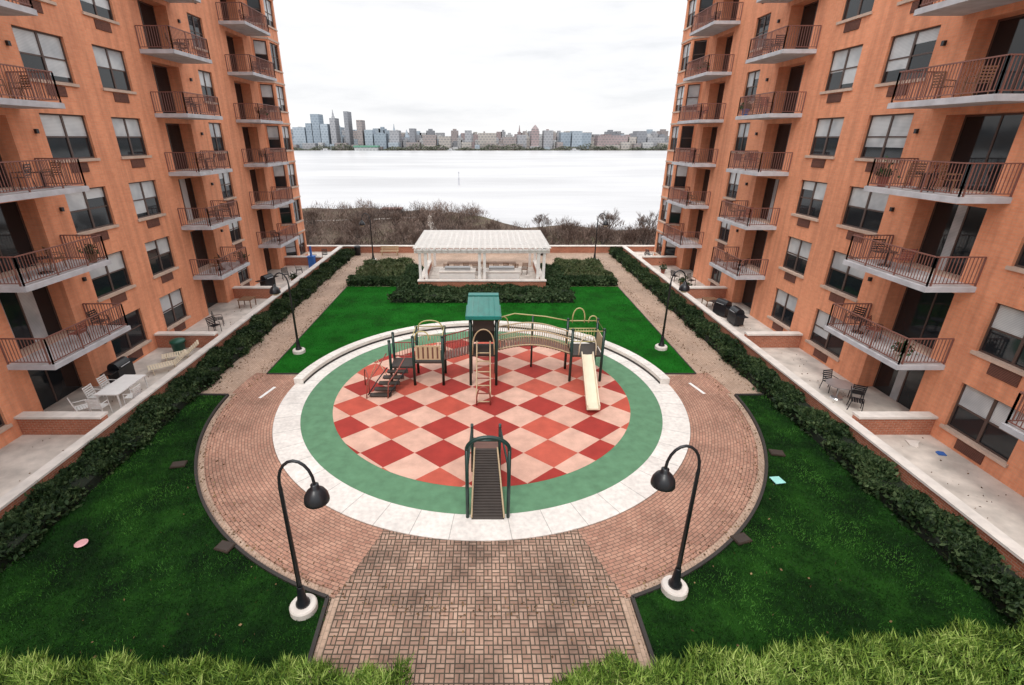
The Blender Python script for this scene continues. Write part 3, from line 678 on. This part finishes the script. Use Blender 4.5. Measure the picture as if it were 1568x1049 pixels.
for x in (-.32,.28):
    pts=[(x,20.55,2.3),(x,20.3,1.95),(x,19.9,1.5),(x,19.4,1.05),(x,18.95,.55),(x,18.75,.03)]
    R_.tube(pts,.03,'tan',8)
for i in range(9):
    t=i/8; y=20.45-1.65*t; z=1.75-1.6*t+.25*math.sin(math.pi*t); R_.tube([(-.32,y,z),(.28,y,z)],.03,'redp' if i%2 else 'tan',7)
hoop((-.32,18.7),(.28,18.7),.03,.9,'redp')
for x in (-3.25,-1.9):
    for y in (20.6,21.9): post(x,y,2.45)
deck(-3.25,-1.9,20.6,21.9,1.25)
for i in range(10):
    t=i/9; x=-1.9+t*(tx0+1.9); K_.box(x-.06,x+.06,20.8,21.8,1.25+.35*t-.04,1.25+.35*t,'brown')
for y in (20.78,21.82):
    for i in range(11):
        t=i/10; x=-1.9+t*(tx0+1.9); z=1.25+.35*t; R_.tube([(x,y,z),(x,y,z+.8)],.014,'redp',5)
    R_.tube([(-1.9,y,2.05),(tx0,y,2.4)],.03,'redp',6)
K_.box(-3.15,-2.0,20.57,20.61,1.35,2.05,'tan'); 
for i in range(5): K_.box(-3.05+i*.22,-2.98+i*.22,20.55,20.569,1.42,1.98,'brown')
barrier((-3.25,21.9),(-1.9,21.9),1.25)
hoop((-3.15,20.6),(-2.5,20.6),2.3,.45); hoop((-3.15,21.9),(-2.0,21.9),2.3,.5); 
R_.tube([(-3.25,20.6,2.5),(-3.25,21.9,2.5),(-1.9,21.9,2.5),(-1.9,20.6,2.5)],.028,'yellow',6)
post(-4.35,21.7,2.2); post(-4.35,20.7,2.2)
deck(-4.35,-3.3,20.7,21.7,.95); barrier((-4.35,21.7),(-3.3,21.7),.95,'redp'); 
for i in range(5):
    z=.78-.17*i; x=-4.0-.16*i; y=20.55-.26*i
    K_.seg((x-.5,y,z),(x+.45,y-.0,z),.28,.05,'deck'); K_.box(x-.5,x+.45,y+.1,y+.12,z-.17,z,'brown')
for dx in (-.5,.45):
    R_.tube([(-4.0+dx,20.6,.95+.7),(-4.3+dx,20.0,1.2),(-4.7+dx,19.4,.75),(-4.75+dx,19.3,.03)],.028,'redp',7)
    R_.tube([(-4.0+dx,20.6,.95),(-4.35+dx,20.0,.6),(-4.7+dx,19.4,.15)],.028,'black',7)
hoop((-5.2,19.7),(-5.6,20.6),.03,1.0,'redp'); R_.tube([(-4.35,20.7,.03),(-5.0,20.9,1.2),(-5.5,20.6,.03)],.028,'tan',7)
for x in (4.1,5.55):
    for y in (21.0,22.4): post(x,y,2.65)
deck(4.1,5.55,21.0,22.4,1.4)
n=26
for i in range(n):
    t=i/(n-1); x=tx1+t*(4.1-tx1); z=1.6-.2*t+.35*math.sin(math.pi*t); K_.box(x-.06,x+.06,21.1,22.1,z-.04,z,'brown')
for y in (21.08,22.12):
    top=[];bot=[]
    for i in range(n+8):
        t=i/(n+7); x=tx1+t*(4.1-tx1); z=1.6-.2*t+.35*math.sin(math.pi*t); top.append((x,y,z+.75)); bot.append((x,y,z+.04)); R_.tube([(x,y,z),(x,y,z+.75)],.013,'tan',5)
    R_.tube(top,.032,'tan',7); R_.tube(bot,.03,'tan',7)
K_.box(5.53,5.57,21.1,22.3,1.5,2.2,'tan'); barrier((4.1,22.4),(5.55,22.4),1.4,'yellow'); 
R_.tube([(4.1,21,2.6),(5.55,21,2.6),(5.55,22.4,2.6),(4.1,22.4,2.6)],.03,'yellow',6)
hoop((4.3,22.4),(4.9,22.4),2.5,.75); hoop((4.45,21.0),(5.25,21.0),1.4,1.0,'cream'); hoop((5.1,22.4),(5.5,22.4),2.5,.35); hoop((.7,22.4),(1.2,22.4),2.1,.7)
R_.tube([(tx1,ty1,2.9),(1.5,22.6,2.9),(3.,22.6,2.75),(4.1,22.4,2.6)],.03,'yellow',6)
P_.tube([(2.4,22.6,.03),(2.4,22.6,2.8)],.05,'pgreen',8)
S=MB(); prof=[]
for i in range(15):
    t=i/14; y=21.0-3.1*t; z=1.42-1.2*t**1.05 if t<.9 else 1.42-1.2*.9**1.05-(t-.9)*.3
    prof.append((4.85-.25*t,y,z))
hw=.24
cr=lambda p:[(p[0]-hw-.04,p[1],p[2]+.16),(p[0]-hw,p[1],p[2]+.16),(p[0]-hw+.03,p[1],p[2]+.02),(p[0],p[1],p[2]),(p[0]+hw-.03,p[1],p[2]+.02),(p[0]+hw,p[1],p[2]+.16),(p[0]+hw+.04,p[1],p[2]+.16),(p[0]+hw+.04,p[1],p[2]-.06),(p[0]-hw-.04,p[1],p[2]-.06)]
for (a,b_) in zip(prof,prof[1:]):
    A=cr(a);B=cr(b_)
    for j in range(9): S.quad(A[j],A[(j+1)%9],B[(j+1)%9],B[j],'cream')
S.add(cr(prof[-1]),[tuple(range(9))],'cream')
for x in (-.2,.2): S.tube([(4.62+x,18.3,.03),(4.62+x,18.3,.2)],.03,'black',6)
S.build('slide',root)
P_.build('posts',root,True); R_.build('rails',root,True); K_.build('decks_and_panels',root)
# near climber with arch
root=empty('playground_climber')
c=MB(); xl,xr=-.5,.74
yf=11.85; 
for (x) in (xl,xr): c.tube([(x,yf,.03),(x,yf,2.55)],.055,'pgreen',12)
pts=[(xl+(xr-xl)*(1-math.cos(math.pi*i/16))/2,yf,2.5+.42*math.sin(math.pi*i/16)) for i in range(17)]; c.tube(pts,.06,'pgreen',12)
for x in (xl+.1,xr-.2): c.tube([(x,14.1,.03),(x,14.1,1.95)],.05,'pgreen',10)
c.tube([(xl+.1,14.1,1.3),(xr-.2,14.1,1.3)],.035,'pgreen',8)
for x in (xl,xr): 
    xb=xl+.1 if x==xl else xr-.2
    c.tube([(x,yf,1.1),(x,12.6,1.45),(xb,14.1,1.85)],.035,'pgreen',8)
c.build('posts_and_arch',root,True)
d=MB()
A=[(xl+.12,11.75,.06),(xr-.12,11.75,.06),(xr-.28,14.05,1.02),(xl+.18,14.05,1.02)]
d.add(A+[(x,y,z-.06) for x,y,z in A],[(0,1,2,3),(4,7,6,5),(0,4,5,1),(1,5,6,2),(2,6,7,3),(3,7,4,0)],'deck')
for i in range(1,26):
    t=i/26; L=[A[0][j]+(A[3][j]-A[0][j])*t for j in range(3)]; Rr=[A[1][j]+(A[2][j]-A[1][j])*t for j in range(3)]
    d.seg((L[0],L[1],L[2]+.012),(Rr[0],Rr[1],Rr[2]+.012),.035,.03,'deck')
for (p0,p1) in ((A[0],A[3]),(A[1],A[2])): d.tube([(p0[0],p0[1],p0[2]+.04),(p1[0],p1[1],p1[2]+.04)],.028,'tan',8)
d.box(xl+.15,xr-.25,14.05,14.7,.94,1.02,'brown'); d.tube([(xl+.15,14.7,.03),(xl+.15,14.7,1)],.04,'pgreen',8); d.tube([(xr-.25,14.7,.03),(xr-.25,14.7,1)],.04,'pgreen',8)
for i in range(4): z=.2+i*.2; d.tube([(xl+.15,14.75,z),(xr-.25,14.75,z)],.02,'tan',6)
d.build('ramp',root)

# ------------------------------------------------------------------ bare trees & thickets
def bare_tree(seed,H):
    r=random.Random(seed); mb=MB()
    def br(p,d,L,rad,depth):
        q=p+d*L; mid=p+d*L*.5+Vector((r.uniform(-1,1),r.uniform(-1,1),0))*L*.05
        if depth<3: mb.tube([p,mid,q],[rad,rad*.85,rad*.7],'bark',5,False)
        else: mb.tube([p,q],[rad,rad*.7],'twig',3,False)
        if depth>=6: return
        for i in range(r.choice((2,3,3)) if depth else 5):
            ax=Vector((r.uniform(-1,1),r.uniform(-1,1),r.uniform(-.2,.5))).normalized()
            nd=(d+ax*r.uniform(.45,.75)); nd.z+=.1; nd.normalize()
            br(p+d*L*r.uniform(.55,1),nd,L*r.uniform(.7,.88),max(rad*.6,.016),depth+1)
    br(Vector((0,0,0)),Vector((0,0,1)),H*.2,H*.015,0)
    return mb
tr=[bare_tree(i+3,8.8).build('bare_tree',loc=(x,y,-5.7)) for i,(x,y) in enumerate([(4.3,66),(12.0,64),(19.5,67)])]
for (x,y,s) in [(-27,74,.85),(-19.5,68,.72),(-9.5,72,.72),(-2,76,.75),(8.,72,.85),(15.5,70,.95),(23,70,1.),(-29,62,1.05),(-34,75,1.2),(28,64,1.1),(36,70,1.1),(-13,80,.7),(1.5,82,.75),(-45,72,1.2),(45,68,1.2),(17.5,60,.8),(-22,86,.8),(-6,64,.62),(10,86,.8),(21,84,.95),(26.5,80,1.),(13.5,78,.85),(-15,64,.65),(6.2,60,.6),(-16,90,.8),(-25,66,.8),(-11,92,.7),(-20,78,.75),(18,74,.8),(24.5,62,.9),(-31,90,.9)]:
    dup(rr.choice(tr),(x,y,-5.7),rr.uniform(0,6.28),s,'bare_tree')
cl=[];
for i in range(620):
    cx_=rng.uniform(-66,62); cy_=rng.uniform(54,118); 
    if cx_>-2 and cy_>92: continue
    rad=rng.uniform(1.2,3.); h=rng.uniform(1.4,3.8) if cx_<0 else rng.uniform(1.2,2.8); n=230
    q=rng.normal(size=(n,3))*np.array([rad*.55,rad*.55,0]); q+=np.array([cx_,cy_,-5.7]); q[:,2]+=rng.random(n)*h*np.clip(1-(np.hypot(q[:,0]-cx_,q[:,1]-cy_)/(rad*1.6))**2,.1,1); cl.append(q)
P=np.concatenate(cl); npmesh('bare_thicket',blades(P,1.1,.085,.85),3,M['twig'])

# ------------------------------------------------------------------ world, sun, camera
wd=D.worlds.new('World'); sc.world=wd; wd.use_nodes=True; nt=wd.node_tree
bg=nt.nodes['Background']
sk=N(nt,'ShaderNodeTexSky',sky_type='NISHITA'); sk.sun_disc=False; EL,AZ=math.radians(52),math.radians(200)
sk.sun_elevation=EL; sk.sun_rotation=AZ
tc=N(nt,'ShaderNodeTexCoord'); mp=N(nt,'ShaderNodeMapping'); mp.inputs['Scale'].default_value=(1.2,1.2,7.); nt.links.new(tc.outputs['Generated'],mp.inputs['Vector'])
cn=noise(nt,2.6,7,mp.outputs[0],.58)
cloud=ramp(nt,cn,[(.3,(.84,.85,.87)),(.44,(.96,.96,.97)),(.6,(1.04,1.04,1.04))])
sp=N(nt,'ShaderNodeSeparateXYZ'); nt.links.new(tc.outputs['Generated'],sp.inputs[0])
zg=ramp(nt,sp.outputs[2],[(.0,(.54,)*3),(.25,(.56,)*3),(.9,(1.,)*3)])
c10=mixc(nt,1.,mixc(nt,1.,cloud,zg,'MULTIPLY'),(19.2,19.2,19.3),'MULTIPLY')
nt.links.new(mixc(nt,.94,sk.outputs[0],c10),bg.inputs['Color']); bg.inputs['Strength'].default_value=.1
sl=D.lights.new('sun','SUN'); sl.energy=1.5; sl.angle=math.radians(14); sl.color=(1,.96,.9)
so=D.objects.new('sun',sl); sc.collection.objects.link(so)
dirv=Vector((math.sin(AZ)*math.cos(EL),math.cos(AZ)*math.cos(EL),math.sin(EL))); so.rotation_euler=dirv.to_track_quat('Z','Y').to_euler()
cd=D.cameras.new('camera'); cam=D.objects.new('camera',cd); sc.collection.objects.link(cam); sc.camera=cam
cam.location=(0,0,10.8); cam.rotation_euler=(math.radians(90-22.65),0,0)
cd.sensor_width=36; cd.lens=36*750/1568; cd.shift_x=43/1568; cd.clip_end=12000; cd.clip_start=.1
sc.view_settings.view_transform='Standard'; sc.view_settings.look='None'; sc.view_settings.exposure=0
